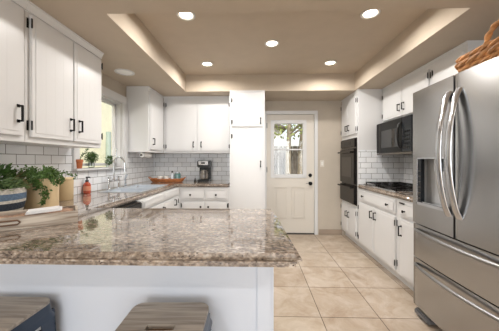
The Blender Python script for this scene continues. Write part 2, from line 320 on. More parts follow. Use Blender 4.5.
# ------------------------------------------------------------------ cabinets
def door_front(root, x0, x1, z0, z1, name='door', hinge=None, hz=None, grooves=True, knob=None, pull=None, pullh=None):
    g = .0015; y = -.019
    b = MB().box(x0 + g, x1 - g, y, 0, z0 + g, z1 - g, bev=.004)
    ins = .022 if (z1 - z0) < .25 else .03
    xa, xb, za, zb = x0 + ins, x1 - ins, z0 + ins, z1 - ins
    if name == 'door' and grooves:
        n = max(2, round((xb - xa) / .075)); wd = (xb - xa) / n
        for i in range(n): b.box(xa + i * wd, xa + (i + 1) * wd, y - .0035, y + .001, za, zb, bev=.00025, seg=1)
    else: b.box(xa, xb, y - .005, y + .001, za, zb, bev=.004)
    o = b.build(name, 'cab', root)
    yy = y - .005
    if pull:   # vertical pull at (x,z)
        x, z, h = pull[0], pull[1], pull[2] if len(pull) > 2 else .095
        p = MB().box(x - .006, x + .006, yy - .031, yy - .021, z - h / 2, z + h / 2, bev=.002)
        for s_ in (-1, 1): p.box(x - .005, x + .005, yy - .026, yy + .001, z + s_ * h / 2 - .005 * (1 + s_), z + s_ * h / 2 + .005 * (1 - s_), bev=.0015).box(x - .009, x + .009, yy - .004, yy + .001, z + s_ * (h / 2 - .004) - .009, z + s_ * (h / 2 - .004) + .009, bev=.001)
        p.build('pull', 'black', o)
    for (x, z) in (knob or []):
        MB().lathe([(.008, 0), (.006, .004), (.006, .012), (.014, .018), (.015, .024), (.008, .029)], seg=14).xf(Matrix.Translation((x, yy, z)) @ Matrix.Rotation(R(90), 4, 'X')).build('knob', 'black', o, True)
    if hinge is not None:
        s_ = hinge; xe = x0 if s_ < 0 else x1
        for z in (hz or (z0 + .07, z1 - .07)):
            hh = MB().box(xe + s_ * .001, xe + s_ * .014, -.003, .001, z - .032, z + .032, bev=.001) if s_ > 0 else MB().box(xe - .014, xe - .001, -.003, .001, z - .032, z + .032, bev=.001)
            hh.box(min(xe, xe - s_ * .008), max(xe, xe - s_ * .008), y - .004, y + .001, z - .022, z + .022, bev=.001)
            hh.tube([(xe, y - .004, z - .030), (xe, y - .004, z + .030)], .0045, seg=8)
            hh.build('hinge', 'black', o)
    return o
def cabinet(name, label, loc, rz, W, D, z0, z1, toe=False, crown=0, cat='cabinet', group=None, hollow=None):
    root = thing(name, label, cat, loc, rz, group)
    b = MB()
    if hollow: b.box(0, W, 0, D, z0 + .095, hollow); b.box(0, W, 0, .08, hollow, z1); b.box(0, .15, .08, D, hollow, z1); b.box(W - .13, W, .08, D, hollow, z1); b.box(0, W, .06, D, 0, z0 + .095)
    elif toe: b.box(0, W, .0, D, z0 + .095, z1, bev=.0015); b.box(.0, W, .06, D, 0, z0 + .095)
    else: b.box(0, W, 0, D, z0, z1, bev=.0015)
    b.build('cabinet_body', 'cab', root)
    if crown == 2: B(0, W, -.008, .001, z1 - .022, z1, bev=.002).build('top_strip', 'cab', root)
    if crown == 1:
        MB().prism([(0.001, z1 - .055), (-.008, z1 - .055), (-.012, z1 - .04), (-.024, z1 - .012), (-.03, z1 - .010), (-.03, z1), (0.001, z1)], 0, W, axis=0).build('crown_moulding', 'cab', root)
    return root
e = .0008
# left near uppers (facing +X, local x -> +Y)
FX = -1.46; DU = -XL + FX - .009
r = cabinet('wall_cabinet', 'white wall cabinet nearest the camera on the left wall, cut by the photo edge', (FX, .56, 0), 90, .93 - e, DU, 1.366, ZC - e, crown=1)
door_front(r, .03, .46, 1.40, 2.19, hinge=-1); door_front(r, .465, .905, 1.40, 2.19, pull=(.885 - .02, 1.535, .1))
r = cabinet('wall_cabinet', 'white double-door wall cabinet above the basket and canisters, left of window', (FX, 1.49, 0), 90, .75, DU, 1.366, ZC - e, crown=1)
door_front(r, .025, .385, 1.40, 2.19, hinge=-1, pull=(.350, 1.525, .095), hz=(1.475, 2.13)); door_front(r, .390, .735, 1.40, 2.19, hinge=1, pull=(.44, 1.525, .095), hz=(1.475, 2.13))
# corner upper on left wall beyond window
r = cabinet('wall_cabinet', 'narrow white corner wall cabinet just right of the sink window', (FX, 3.24, 0), 90, .535, DU, 1.366, ZC - e, crown=2)
door_front(r, .03, .50, 1.40, 2.19, hinge=1, pull=(.10, 1.515, .09))
# back uppers
r = cabinet('wall_cabinet', 'wide double-door white wall cabinet above the coffee maker', (FX + .003, 3.78, 0), 0, -.384 + .0 - FX - .006, YB - 3.78 - .009, 1.366, ZC - e, crown=2)
WB = -.384 - FX - .006
door_front(r, .045, .535, 1.40, 2.19, hinge=-1, pull=(.48, 1.50, .085)); door_front(r, .54, WB - .03, 1.40, 2.19, hinge=1, pull=(.602, 1.50, .085))
# pantry
r = cabinet('pantry_cabinet', 'tall narrow white pantry cabinet beside the back door', (-.380, 3.49, 0), 0, .508, YB - 3.49 - e, 0, ZC - e, toe=True, crown=2)
door_front(r, .035, .475, 1.735, 2.19, hinge=-1, pull=(.445, 1.82, .085)); door_front(r, .035, .475, .13, 1.70, hinge=-1, pull=(.445, 1.20, .085), hz=(.3, 1.60))
# right uppers (facing -X, local x -> -Y)
UX = 1.78; DR = XR - UX - .009
r = cabinet('wall_cabinet', 'white wall cabinet directly above the microwave', (UX, 3.45, 0), -90, .955, DR, 1.752, ZC - e, crown=2)
door_front(r, .03, .475, 1.79, 2.19, hinge=-1, pull=(.435, 1.90, .085)); door_front(r, .48, .925, 1.79, 2.19, hinge=1, pull=(.525, 1.90, .085))
r = cabinet('wall_cabinet', 'white wall cabinet behind the top of the fridge', (UX, 2.494, 0), -90, .414, DR, 1.40, ZC - e, crown=2)
door_front(r, .03, .385, 1.44, 2.19, hinge=-1, hz=(1.6, 2.12))
# oven cabinet
OX = 1.445
r = cabinet('oven_cabinet', 'tall white cabinet housing the black double oven', (OX, 4.118, 0), -90, 4.118 - 3.461, XR - OX - .001, 0, ZC - e, toe=True, crown=2)
WO = 4.118 - 3.461
door_front(r, .03, WO / 2 - .002, 1.635, 2.18, hinge=-1, pull=(WO / 2 - .045, 1.745, .085)); door_front(r, WO / 2 + .002, WO - .03, 1.635, 2.18, hinge=1, pull=(WO / 2 + .045, 1.745, .085))
door_front(r, .03, WO / 2 - .002, .13, .56, hinge=-1, pull=(WO / 2 - .045, .42, .085)); door_front(r, WO / 2 + .002, WO - .03, .13, .56, hinge=1, pull=(WO / 2 + .045, .42, .085))
# right bases
BX = 1.445
r = cabinet('base_cabinet', 'white base cabinet with wide drawer and two doors under the cooktop', (BX, 3.451, 0), -90, .965, XR - BX - .009, 0, .864, toe=True)
door_front(r, .04, .925, .70, .845, name='drawer', knob=[(.20, .775), (.80, .775)])
door_front(r, .04, .480, .12, .675, hinge=-1, pull=(.435, .585, .09)); door_front(r, .485, .925, .12, .675, hinge=1, pull=(.53, .585, .09), hz=(.20, .61))
r = cabinet('base_cabinet', 'narrow white base cabinet between cooktop run and fridge', (BX, 2.484, 0), -90, .45, XR - BX - .009, 0, .864, toe=True)
door_front(r, .04, .42, .70, .845, name='drawer', knob=[(.13, .76)])
B(.05, .13, -.032, -.024, .826, .84, bev=.002).build('label_slot', 'black', r)
door_front(r, .04, .42, .12, .675, pull=(.075, .56, .10))
# left run bases
LX = -1.11; DB = LX - XL - .001
r = cabinet('base_cabinet', 'white sink base cabinet on the left wall under the window', (LX, 2.282, 0), 90, 1.18, DB, 0, .864, toe=True, hollow=.715)
door_front(r, .03, .56, .77, .86, name='drawer_front'); door_front(r, .565, 1.09, .77, .86, name='drawer_front')
door_front(r, .03, .56, .12, .755, hinge=-1, pull=(.52, .66, .09)); door_front(r, .565, 1.09, .12, .755, hinge=1, pull=(.925, .69, .08))
r = cabinet('base_cabinet', 'white base cabinet with two small drawers below the coffee maker', (LX + .001, 3.49, 0), 0, -.382 - LX - .001, YB - 3.49 - .001, 0, .864, toe=True)
door_front(r, .03, .365, .68, .845, name='drawer', knob=[(.165, .757)]); door_front(r, .375, .70, .68, .845, name='drawer', knob=[(.535, .757)])
door_front(r, .03, .365, .12, .655, hinge=-1, hz=(.2, .6), knob=[(.315, .585)]); door_front(r, .375, .70, .12, .655, hinge=1, hz=(.2, .6), knob=[(.425, .585)])
struct(B(XL + .001, LX - .001, 3.463, YB - .001, 0, .864).build('trim_7', 'cab'), 'white blind corner of the base cabinets', 'filler')
# dishwasher
r = thing('dishwasher', 'black dishwasher under the counter corner beside the sink base', 'dishwasher', (LX, 1.705, 0), 90)
B(0, .573, .02, .60, .10, .862).build('body', 'gap', r)
B(.005, .568, -.02, .02, .12, .74, bev=.006).build('door', 'oven', r)
cp = B(.005, .568, -.028, .02, .745, .858, bev=.008).build('control_panel', 'oven', r)
B(.1, .47, -.05, -.028, .80, .82, bev=.006).build('handle', 'blackp', cp)
B(0.01, .563, .05, .08, 0, .10).build('toe_panel', 'gap', r)
# peninsula base
r = thing('peninsula_cabinet', 'white panelled back of the peninsula under the granite bar', 'cabinet', (XL, 1.14, 0))
B(.001, 1.84, .0, .555, .0, .864).build('cabinet_body', 'pen', r)
c = MB().box(1.775, 1.843, -.012, .0, 0, .864, bev=.002).box(1.84, 1.852, -.012, .555, 0, .864, bev=.002)
c.build('corner_trim', 'pen', r)
B(.001, 1.775, -.012, 0, .0, .10, bev=.002).build('base_trim', 'pen', r)

# ------------------------------------------------------------------ countertops
def slab(name, xs, ys, inside, label):
    b = bmesh.new(); V = {}
    def gv(i, j):
        if (i, j) not in V: V[i, j] = b.verts.new((xs[i], ys[j], .915))
        return V[i, j]
    for i in range(len(xs) - 1):
        for j in range(len(ys) - 1):
            if inside((xs[i] + xs[i + 1]) / 2, (ys[j] + ys[j + 1]) / 2): b.faces.new((gv(i, j), gv(i + 1, j), gv(i + 1, j + 1), gv(i, j + 1)))
    for v in b.verts:
        if abs(v.co.x - .145) < 1e-4: v.co.x = .168 if v.co.y < 1 else .122
    top = b.faces[:]; ex = bmesh.ops.extrude_face_region(b, geom=top)
    bmesh.ops.translate(b, vec=(0, 0, -.050), verts=[v for v in ex['geom'] if isinstance(v, bmesh.types.BMVert)])
    for f in top:
        if f.is_valid: pass
    bmesh.ops.recalc_face_normals(b, faces=b.faces); b.normal_update()
    ed = [q for q in b.edges if len(q.link_faces) == 2 and q.calc_face_angle(0) > 1 ]
    bmesh.ops.bevel(b, geom=ed, offset=.022, segments=5, affect='EDGES', clamp_overlap=True)
    m = MB(); m.add(b); return tag(m.build(name, 'granite', smooth=True), label, 'countertop')
SX0, SX1, SY0, SY1 = -1.64, -1.22, 2.50, 3.30
def ins(x, y):
    if SX0 < x < SX1 and SY0 < y < SY1: return False
    return y < 1.70 and x < .145 or x < -1.13 or (y > 3.455 and x < -.382)
slab('granite_countertop', [XL + .009, SX0, SX1, -1.13, -.383, .145], [.853, 1.70, SY0, SY1, 3.455, YB - .009], ins, 'brown speckled granite counter wrapping the sink wall and forming the breakfast bar')
slab('granite_countertop', [1.415, XR - .009], [2.03, 3.451], lambda x, y: True, 'short run of brown granite counter under the black cooktop')

# sink
r = thing('kitchen_sink', 'stainless double bowl sink set in granite below the window', 'sink', (0, 0, .915))
c = MB(); zt = .004
mid = (SY0 + SY1) / 2
c.box(SX0 - .012, SX1 + .012, SY0 - .012, SY0 + .012, .0005, zt, bev=.001); c.box(SX0 - .012, SX1 + .012, SY1 - .012, SY1 + .012, .0005, zt, bev=.001)
c.box(SX0 - .012, SX0 + .012, SY0, SY1, .0005, zt, bev=.001); c.box(SX1 - .012, SX1 + .012, SY0, SY1, .0005, zt, bev=.001); c.box(SX0, SX1, mid - .018, mid + .018, -.012, zt - .002, bev=.002)
c.build('rim', 'sinkm', r)
for a, b_ in ((SY0, mid - .008), (mid + .008, SY1)):
    c = MB(); z = -.19
    c.box(SX0 + .004, SX1 - .004, a + .004, b_ - .004, z, z + .004); c.box(SX0 + .002, SX0 + .006, a + .004, b_ - .004, z, -.002); c.box(SX1 - .006, SX1 - .002, a + .004, b_ - .004, z, -.002)
    c.box(SX0 + .004, SX1 - .004, a + .004, a + .008, z, -.002); c.box(SX0 + .004, SX1 - .004, b_ - .008, b_ - .004, z, -.002)
    bo = c.build('bowl', 'sinkm', r)
    MB().lathe([(.04, 0), (.04, .004), (.01, .004)], ((SX0 + SX1) / 2, (a + b_) / 2, z + .004)).build('drain', 'chrome', bo, True)
# faucet
r = thing('bridge_faucet', 'chrome gooseneck bridge faucet behind the sink', 'faucet', (-1.695, 2.84, .915))
c = MB()
for y in (-.10, .10): c.lathe([(.026, 0), (.026, .006), (.014, .02), (.012, .085), (.017, .09), (.017, .12), (.010, .13)], (0, y, 0), 16)
c.tube([(0, -.10, .10), (0, .10, .10)], .010); c.lathe([(.018, .085), (.018, .115), (.012, .13)], (0, 0, 0), 16)
c.build('base', 'chrome', r, True)
for y in (-.10, .10):
    c = MB().tube([(-.035, y, .135), (.035, y, .135)], .006).tube([(0, y - .035, .135), (0, y + .035, .135)], .006).lathe([(.008, .12), (.010, .145), (.004, .15)], (0, y, 0), 12)
    c.build('handle', 'chrome', r, True)
pts = [(0, 0, .11), (0, 0, .30)] + [(.065 - .065 * math.cos(a), 0, .30 + .075 * math.sin(a)) for a in [math.pi * k / 10 for k in range(1, 10)]] + [(.13, 0, .30), (.135, 0, .24)]
MB().tube(pts, .011, 12).lathe([(.016, 0), (.014, .05)], (.135, 0, .20), 14).build('spout', 'chrome', r, True)
MB().tube([(.03, .0, .37), (.03, .0, .46)], .009, 10).lathe([(.013, .455), (.013, .475), (.006, .48)], (.03, 0, 0), 12).build('finial', 'chrome', r, True)
r = thing('side_sprayer', 'small chrome side sprayer right of the faucet', 'sprayer', (-1.69, 3.08, .915))
MB().lathe([(.022, 0), (.022, .006), (.013, .015), (.013, .06)], seg=16).build('base', 'chrome', r, True)
MB().tube([(0, 0, .055), (0, 0, .10), (.012, 0, .14), (.03, 0, .155)], [.012, .013, .015, .014], 12).build('spray_head', 'chrome', r, True)

# ------------------------------------------------------------------ appliances
# fridge: local coords world, root at floor
r = thing('refrigerator', 'stainless steel French door refrigerator with water dispenser and bottom drawers', 'refrigerator', (0, 0, 0))
FY0, FY1, FM = 1.155, 2.018, 1.592; FXE = 1.285
def fx(y): return FXE - .014 * (1 - ((y - (FY0 + FY1) / 2) / ((FY1 - FY0) / 2)) ** 2)
B(1.36, 2.06, FY0 + .004, FY1 - .004, .05, 1.775, bev=.004).build('cabinet', 'fside', r)
def front_panel(ya, yb, z0, z1, x1=1.352, zcut=None, cut=None):
    """curved-front steel panel; cut=(cy0,cy1,cz0,cz1) leaves a recess opening"""
    b = MB(); 
    def col(y0, y1, za, zb, xb=x1, n=8):
        ys = [y0 + (y1 - y0) * i / n for i in range(n + 1)]
        poly = [(fx(y), y) for y in ys] + [(xb, y1), (xb, y0)]
        b.prism(poly, za, zb)
    if cut:
        col(ya, cut[0], z0, z1); col(cut[1], yb, z0, z1); col(cut[0], cut[1], z0, cut[2]); col(cut[0], cut[1], cut[3], z1)
    else:
        n = 14; rr = .008
        ys = [ya + rr] + [ya + rr + (yb - ya - 2 * rr) * i / n for i in range(1, n)] + [yb - rr]
        poly = [(fx(ya) + rr, ya)] + [(fx(y) + (rr * .15 if i in (0, n) else 0), y) for i, y in enumerate(ys)] + [(fx(yb) + rr, yb), (x1, yb), (x1, ya)]
        b.prism(poly, z0, z1)
    return b
CUT = (1.662, 1.950, .905, 1.272)
nd = front_panel(FY0, FM - .003, .752, 1.80).build('fridge_door', 'steel', r, True)
fd = front_panel(FM + .003, FY1, .752, 1.80, cut=CUT).build('fridge_door', 'steel', r, True)
fd['label'] = 'steel door with dispenser'
dr1 = front_panel(FY0, FY1, .479, .744).build('freezer_drawer', 'steel', r, True)
dr2 = front_panel(FY0, FY1, .092, .471).build('freezer_drawer', 'steel', r, True)
B(1.3535, 1.3595, FY0 + .01, FY1 - .01, .10, 1.77).build('gasket', 'gap', r)
def vhandle(y, par):
    pts = []
    for i in range(17):
        t = i / 16; z = .885 + (1.70 - .885) * t; s_ = math.sin(math.pi * t) ** .7
        pts.append((1.272 - .072 * s_, y, z))
    MB().tube(pts, .025, 14, flat=.5).build('handle', 'steelh', par, True)
vhandle(FM - .045, nd); vhandle(FM + .038, fd)
def hhandle(z, par):
    pts = []
    for i in range(25):
        t = i / 24; y = FY0 + .03 + (FY1 - FY0 - .06) * t; s_ = math.sin(math.pi * t) ** .55
        pts.append((fx(y) - .002 - .045 * s_, y, z - .0 * s_ + .0))
    MB().tube(pts, [.004] + [.012] * 23 + [.004], 12).build('handle', 'steeld', par, True)
hhandle(.703, dr1); hhandle(.428, dr2)
# dispenser
dp = MB(); a0, a1, b0, b1 = CUT
dp.box(1.345, 1.349, a0, a1, b0, b1); dp.box(1.29, 1.349, a0, a0 + .004, b0, b1); dp.box(1.29, 1.349, a1 - .004, a1, b0, b1); dp.box(1.29, 1.349, a0, a1, b0, b0 + .004); dp.box(1.29, 1.349, a0, a1, b1 - .004, b1)
ds = dp.build('dispenser', 'niche', fd)
c = MB(); f_ = .010
for q in ((a0, a1, b0, b0 + .022), (a0, a1, b1 - f_, b1), (a0, a0 + f_, b0, b1), (a1 - f_, a1, b0, b1)): c.box(1.268, 1.30, q[0], q[1], q[2], q[3], bev=.003)
c.build('bezel', 'steelh', ds)
B(1.274, 1.30, a1 - .05, a1 - f_, b0 + f_, b1 - f_, bev=.003).build('control_panel', 'panel', ds)
c = MB()
for i in range(6): B(1.272, 1.2745, a1 - .040, a1 - .020, b0 + .05 + i * .042, b0 + .056 + i * .042).build('button', 'ovstrip', ds)
B(1.274, 1.335, a0 + .04, a0 + .11, b1 - .10, b1 - .012, bev=.006).build('chute', 'steelh', ds)
B(1.275, 1.34, a0 + f_, a1 - .052, b0 + .023, b0 + .030, bev=.002).build('drip_tray', 'steelh', ds)
for y in (FY0 + .17, FY1 - .02):
    MB().box(1.285, 1.40, y - .15, y + .012, .012, .06, bev=.012).lathe([(.022, 0), (.022, .02)], (1.33, y - .014, 0), 14).build('foot', 'fside', r)
B(1.36, 1.38, FY0 + .05, FY1 - .06, .02, .09).build('toe_grille', 'gap', r)

# wicker tray on the fridge
r = thing('wicker_basket', 'brown woven twig basket lying on top of the fridge', 'basket', (1.462, 1.375, 1.802))
c = MB(); rnd = random.Random(3)
for k, (zz, gr) in enumerate(((.026, -.008), (.058, .004), (.090, .0))):
    for st in range(3):
        pts = []
        for i in range(64):
            a = 2 * math.pi * i / 64; tw = a * 9 + st * 2.1
            ex = .160 + gr + .011 * math.cos(tw); ey = .245 + gr + .011 * math.cos(tw)
            ca, sa = math.cos(a), math.sin(a); q = (abs(ca) ** 7 + abs(sa) ** 7) ** (-1 / 7)
            pts.append((ex * ca * q, ey * sa * q, zz + .011 * math.sin(tw)))
        c.tube(pts, .0115, 6, closed=True)
c.box(-.12, .12, -.2, .2, .001, .012, bev=.004)
c.build('woven_body', 'twig', r, True)
for sx in (-1,):
    for st in range(2):
        pts = [( -.165 + .008 * math.cos(i * .8 + st * 3), -.06 + .085 * math.cos(math.pi * i / 20) * 1.0, .09 + .10 * math.sin(math.pi * i / 20) + .006 * math.sin(i * .8 + st * 3)) for i in range(21)]
        MB().tube(pts, .010, 7).build('handle', 'twig', r, True)

# microwave
MX, MY0, MY1, MZ0, MZ1 = 1.68, 2.66, 3.42, 1.325, 1.75
r = thing('microwave', 'black over-the-range microwave under the right wall cabinet', 'microwave', (0, 0, 0))
B(MX + .03, XR - .009, MY0, MY1, MZ0, MZ1, bev=.003).build('case', 'mwcase', r)
md = B(MX, MX + .03, MY0 + .18, MY1, MZ0 + .025, MZ1, bev=.004).build('door', 'mwcase', r)
B(MX - .003, MX + .001, MY0 + .24, MY1 - .13, MZ0 + .09, MZ1 - .11, bev=.001).build('window', 'mwglass', md)
B(MX - .002, MX + .001, MY1 - .094, MY1 - .088, MZ0 + .03, MZ1 - .005).build('trim_line', 'ovstrip', md)
pts = [(MX - .004 - .035 * math.sin(math.pi * i / 12) ** .6, MY0 + .20, MZ0 + .07 + .30 * i / 12) for i in range(13)]
MB().tube(pts, .011, 10).build('handle', 'blackp', md, True)
cp = B(MX, MX + .03, MY0, MY0 + .177, MZ0 + .025, MZ1, bev=.004).build('control_panel', 'panel', r)
c = MB()
for i in range(3):
    for j in range(5): B(MX - .002, MX + .001, MY0 + .03 + i * .042, MY0 + .06 + i * .042, MZ0 + .06 + j * .045, MZ0 + .085 + j * .045, bev=.001).build('button', 'mwcase', cp)
B(MX + .004, MX + .03, MY0, MY1, MZ0, MZ0 + .022).build('vent_grille', 'ovstrip', r)

# double oven in its cabinet
r = thing('double_oven', 'black built-in double wall oven', 'oven', (OX, 4.118, 0), -90)
B(.035, WO - .03, -.012, -.0005, .60, 1.58, bev=.003).build('frame', 'oven', r)
cp = B(.045, WO - .04, -.035, -.012, 1.45, 1.57, bev=.004).build('control_panel', 'oven', r)
B(.2, WO - .2, -.037, -.034, 1.485, 1.535).build('display', 'panel', cp)
B(.045, WO - .04, -.028, -.012, 1.43, 1.445).build('vent_strip', 'ovstrip', r)
od = B(.045, WO - .04, -.045, -.012, .905, 1.42, bev=.006).build('oven_door', 'oven', r)
B(.13, WO - .125, -.047, -.044, 1.0, 1.30, bev=.001).build('window', 'ovglass', od)
def ohandle(z, par):
    c = MB().box(.06, WO - .055, -.095, -.078, z - .012, z + .012, bev=.006)
    for x in (.08, WO - .1): c.box(x, x + .025, -.08, -.044, z - .009, z + .009, bev=.003)
    c.build('handle', 'oven', par)
ohandle(1.375, od)
wd = B(.045, WO - .04, -.045, -.012, .615, .88, bev=.006).build('warming_door', 'oven', r)
ohandle(.855, wd)

# cooktop
r = thing('gas_cooktop', 'black gas cooktop with iron grates set on the granite', 'cooktop', (1.75, 3.02, .915))
B(-.262, .262, -.388, .388, 0.0005, .008, bev=.003).build('steel_rim', 'steelh', r)
B(-.25, .25, -.38, .38, 0.008, .013, bev=.002).build('glass_top', 'oven', r)
for y in (-.19, .19):
    c = MB()
    for x in (-.23, .23): c.box(x - .006, x + .006, y - .17, y + .17, .030, .042, bev=.002)
    for yy in (y - .17, y, y + .17): c.box(-.236, .236, yy - .006, yy + .006, .030, .042, bev=.002)
    c.box(-.006, .006, y - .17, y + .17, .030, .042, bev=.002)
    for x in (-.115, .115): c.box(x - .005, x + .005, y - .17, y + .17, .032, .043, bev=.002)
    for x in (-.23, 0, .23):
        for yy in (y - .165, y + .165): c.box(x - .006, x + .006, yy - .006, yy + .006, .011, .032)
    c.build('grate', 'black', r)
    for x in (-.115, .115): MB().lathe([(.05, .012), (.05, .018), (.032, .022), (.032, .028), (.01, .030)], (x, y, 0), 20).build('burner', 'blackp', r, True)
for i in range(4): MB().lathe([(.018, .012), (.017, .030), (.006, .032)], (-.205, -.03 + .02 * i * 1.0 - .0 + (i * .03), 0), 14).build('knob', 'blackp', r, True)

# ------------------------------------------------------------------ ceiling lights
def downlight(x, y, z, label, on=True, rad=.078, group=None):
    r = thing('recessed_light', label, 'ceiling light', (x, y, z), group=group)
    MB().lathe([(rad, 0), (rad, -.006), (rad - .012, -.010), (rad - .022, -.004), (rad - .022, -.001)], seg=32, cap=False).build('trim_ring', 'trim', r, True)
    MB().lathe([(rad - .02, -.0015), (rad - .03, -.006), (.01, -.0065)], seg=32).build('lens', 'lens' if on else 'lensoff', r, True)
    if on:
        l = bpy.data.lights.new('lamp', 'AREA'); l.shape = 'DISK'; l.size = .1; l.energy = DOWNLIGHT_W; l.color = (1, .965, .925); l.spread = R(165)
        o = bpy.data.objects.new('lamp', l); COL.objects.link(o); o.parent = r; o.location = (0, 0, -.013)
for x, y, s_ in ((-.60, 2.06, 'front left of the tray, half hidden by its edge'), (.97, 2.08, 'front right corner of the tray'), (.17, 2.585, 'middle of the tray, largest in view'), (-.63, 3.11, 'back left of the tray'), (.95, 3.12, 'back right of the tray')):
    downlight(x, y, ZT, 'glowing round recessed light at the ' + s_, group='lit recessed lights in the ceiling tray')
for x, y, s_ in ((-.9, -.8, 'left side just behind the camera'), (.9, -.8, 'right side just behind the camera'), (-.9, -2.2, 'left side by the rear opening'), (.9, -2.2, 'right side by the rear opening')):  # unseen downlights, added to brighten the stools
    downlight(x, y, ZC, 'added round fill light in the unseen dining ceiling, ' + s_, group='added fill lights behind the camera')
downlight(-1.50, 2.725, ZC, 'unlit round white recessed light in the low ceiling above the sink', on=False, rad=.105)

# ------------------------------------------------------------------ stools
def make_stool(label, loc, rz):
    r = thing('metal_stool', label, 'stool', loc, rz, 'backless stools at the breakfast bar')
    h = .163; n = 6; rad = .042; poly = []
    for cx, cy, a0 in ((1, 1, 0), (-1, 1, 90), (-1, -1, 180), (1, -1, 270)):
        for i in range(n + 1):
            a = R(a0 + 90 * i / n); poly.append((cx * (h - rad) + rad * math.cos(a), cy * (h - rad) + rad * math.sin(a)))
    # wooden seat with a slot: ring of quads from outline to slot outline
    b = MB(); N = len(poly); slot = []
    for p in poly:
        a = math.atan2(p[1], p[0]); ca, sa = math.cos(a), math.sin(a); q = (abs(ca) ** 4 + abs(sa) ** 4) ** (-.25); slot.append((.058 * ca * q, .019 * sa * q))
    lay = [(poly, .602), (poly, .617), ([(x * .985, y * .985) for x, y in poly], .620), (slot, .620), (slot, .602)]
    rg = [[b.bm.verts.new((x, y, z)) for x, y in L_] for L_, z in lay]; rg.append(rg[0])
    for A, B_ in zip(rg, rg[1:]):
        for i in range(N): b.bm.faces.new((A[i], A[(i + 1) % N], B_[(i + 1) % N], B_[i]))
    st = b.build('seat', 'wood_st', r)
    b = MB(); lay = [([(x * 1.005, y * 1.005) for x, y in poly], .606), ([(x * 1.03, y * 1.03) for x, y in poly], .57), ([(x * 1.09, y * 1.09) for x, y in poly], .545), ([(x * 1.07, y * 1.07) for x, y in poly], .545), ([(x * .99, y * .99) for x, y in poly], .600)]
    rg = [[b.bm.verts.new((x, y, z)) for x, y in L_] for L_, z in lay]; rg.append(rg[0])
    for A, B_ in zip(rg, rg[1:]):
        for i in range(N): b.bm.faces.new((A[i], A[(i + 1) % N], B_[(i + 1) % N], B_[i]))
    b.build('seat_rim', 'gun', r, True)
    B(-.12, .12, -.12, .12, .594, .6015, bev=.002).build('seat_plate', 'slot', r)
    for sx in (-1, 1):
        for sy in (-1, 1):
            # L-section flared leg
            t0, t1 = (h * sx, h * sy), (.183 * sx, .183 * sy); b = MB()
            def leg(wt, wb, ax):
                th = .004
                vs = []
                for (cx, cy), z, w_ in ((t0, .57, wt), (t1, 0.0, wb)):
                    if ax == 0: q = [(cx, cy), (cx - sx * w_, cy), (cx - sx * w_, cy - sy * th), (cx, cy - sy * th)]
                    else: q = [(cx, cy), (cx - sx * th, cy), (cx - sx * th, cy - sy * w_), (cx, cy - sy * w_)]
                    vs.append([b.bm.verts.new((x, y, z)) for x, y in q])
                A, C_ = vs; b.bm.faces.new(A); b.bm.faces.new(C_[::-1])
                for i in range(4): b.bm.faces.new((A[i], A[(i + 1) % 4], C_[(i + 1) % 4], C_[i]))
            leg(.075, .028, 0); leg(.075, .028, 1); b.build('leg', 'gun', r)
    c = MB(); z = .20; k = .172
    for a, b2 in (((-k, -k), (k, -k)), ((k, -k), (k, k)), ((k, k), (-k, k)), ((-k, k), (-k, -k))): c.box(min(a[0], b2[0]) - .004, max(a[0], b2[0]) + .004, min(a[1], b2[1]) - .004, max(a[1], b2[1]) + .004, z - .012, z + .012)
    c.build('stretcher', 'gun', r)
    c = MB()
    for s_ in (-1, 1): c.tube([(s_ * .165, s_ * .165, .50), (0, 0, .44), (-s_ * .165 * 1, -s_ * .165, .50)], .006, 6) if s_ > 0 else c.tube([(.165, -.165, .50), (0, 0, .452), (-.165, .165, .50)], .006, 6)
    c.build('cross_brace', 'gun', r)
    return r
a = make_stool('gunmetal stool with weathered wood seat, cut by the left edge of the photo', (-1.092, .930, 0), 0)
b2 = copy_tree(a); b2.location = (-.362, .905, 0); b2.rotation_euler = (0, 0, R(2)); b2['label'] = 'gunmetal stool with weathered wood seat, standing nearer the middle of the bar, slot visible'

# ------------------------------------------------------------------ plants & countertop things
def ball_leaves(b, c, rad, n, l, w_, rnd, squash=(1, 1, 1), shell=.55):
    for _ in range(n):
        v = Vector((rnd.gauss(0, 1), rnd.gauss(0, 1), rnd.gauss(0, 1))).normalized(); q = rad * (shell + (1 - shell) * rnd.random())
        p = Vector(c) + Vector((v.x * squash[0], v.y * squash[1], v.z * squash[2])) * q
        d_ = (v + Vector((rnd.uniform(-.8, .8), rnd.uniform(-.8, .8), rnd.uniform(-.5, .8)))).normalized()
        b.leaf(p, d_, Vector((rnd.uniform(-1, 1), rnd.uniform(-1, 1), 1)), l * rnd.uniform(.6, 1.2), w_ * rnd.uniform(.7, 1.2))
# striped basket with plant
rnd = random.Random(11)
r = thing('woven_planter', 'round woven planter with white, blue and charcoal bands holding a leafy plant', 'potted plant', (-1.555, 1.40, .915))
MB().lathe([(.105, 0), (.125, .03), (.138, .09), (.140, .14), (.136, .17), (.124, .17), (.126, .14), (.124, .09), (.11, .02)], seg=40).build('basket', 'stripes', r, True)
MB().lathe([(.123, .14), (.06, .150), (.01, .152)], seg=24).build('soil', 'gap', r)
b = MB()
for _ in range(300):
    a_ = rnd.uniform(0, 2 * math.pi); q = .13 * math.sqrt(rnd.random()); h_ = .16 + rnd.random() * .10 * (1.2 - q / .13)
    b.leaf(Vector((q * math.cos(a_), q * math.sin(a_), h_)), Vector((math.cos(a_), math.sin(a_), rnd.uniform(-.2, 1))), Vector((rnd.uniform(-.6, .6), rnd.uniform(-.6, .6), 1)), rnd.uniform(.03, .05), rnd.uniform(.018, .03))
for i in range(26):
    a_ = rnd.uniform(0, 2 * math.pi); p1 = Vector((.09 * math.cos(a_), .09 * math.sin(a_), .22))
    b.tube([(0, 0, .145), p1 * .6, p1], .0018, 5)
b.build('foliage', 'leafv', r)
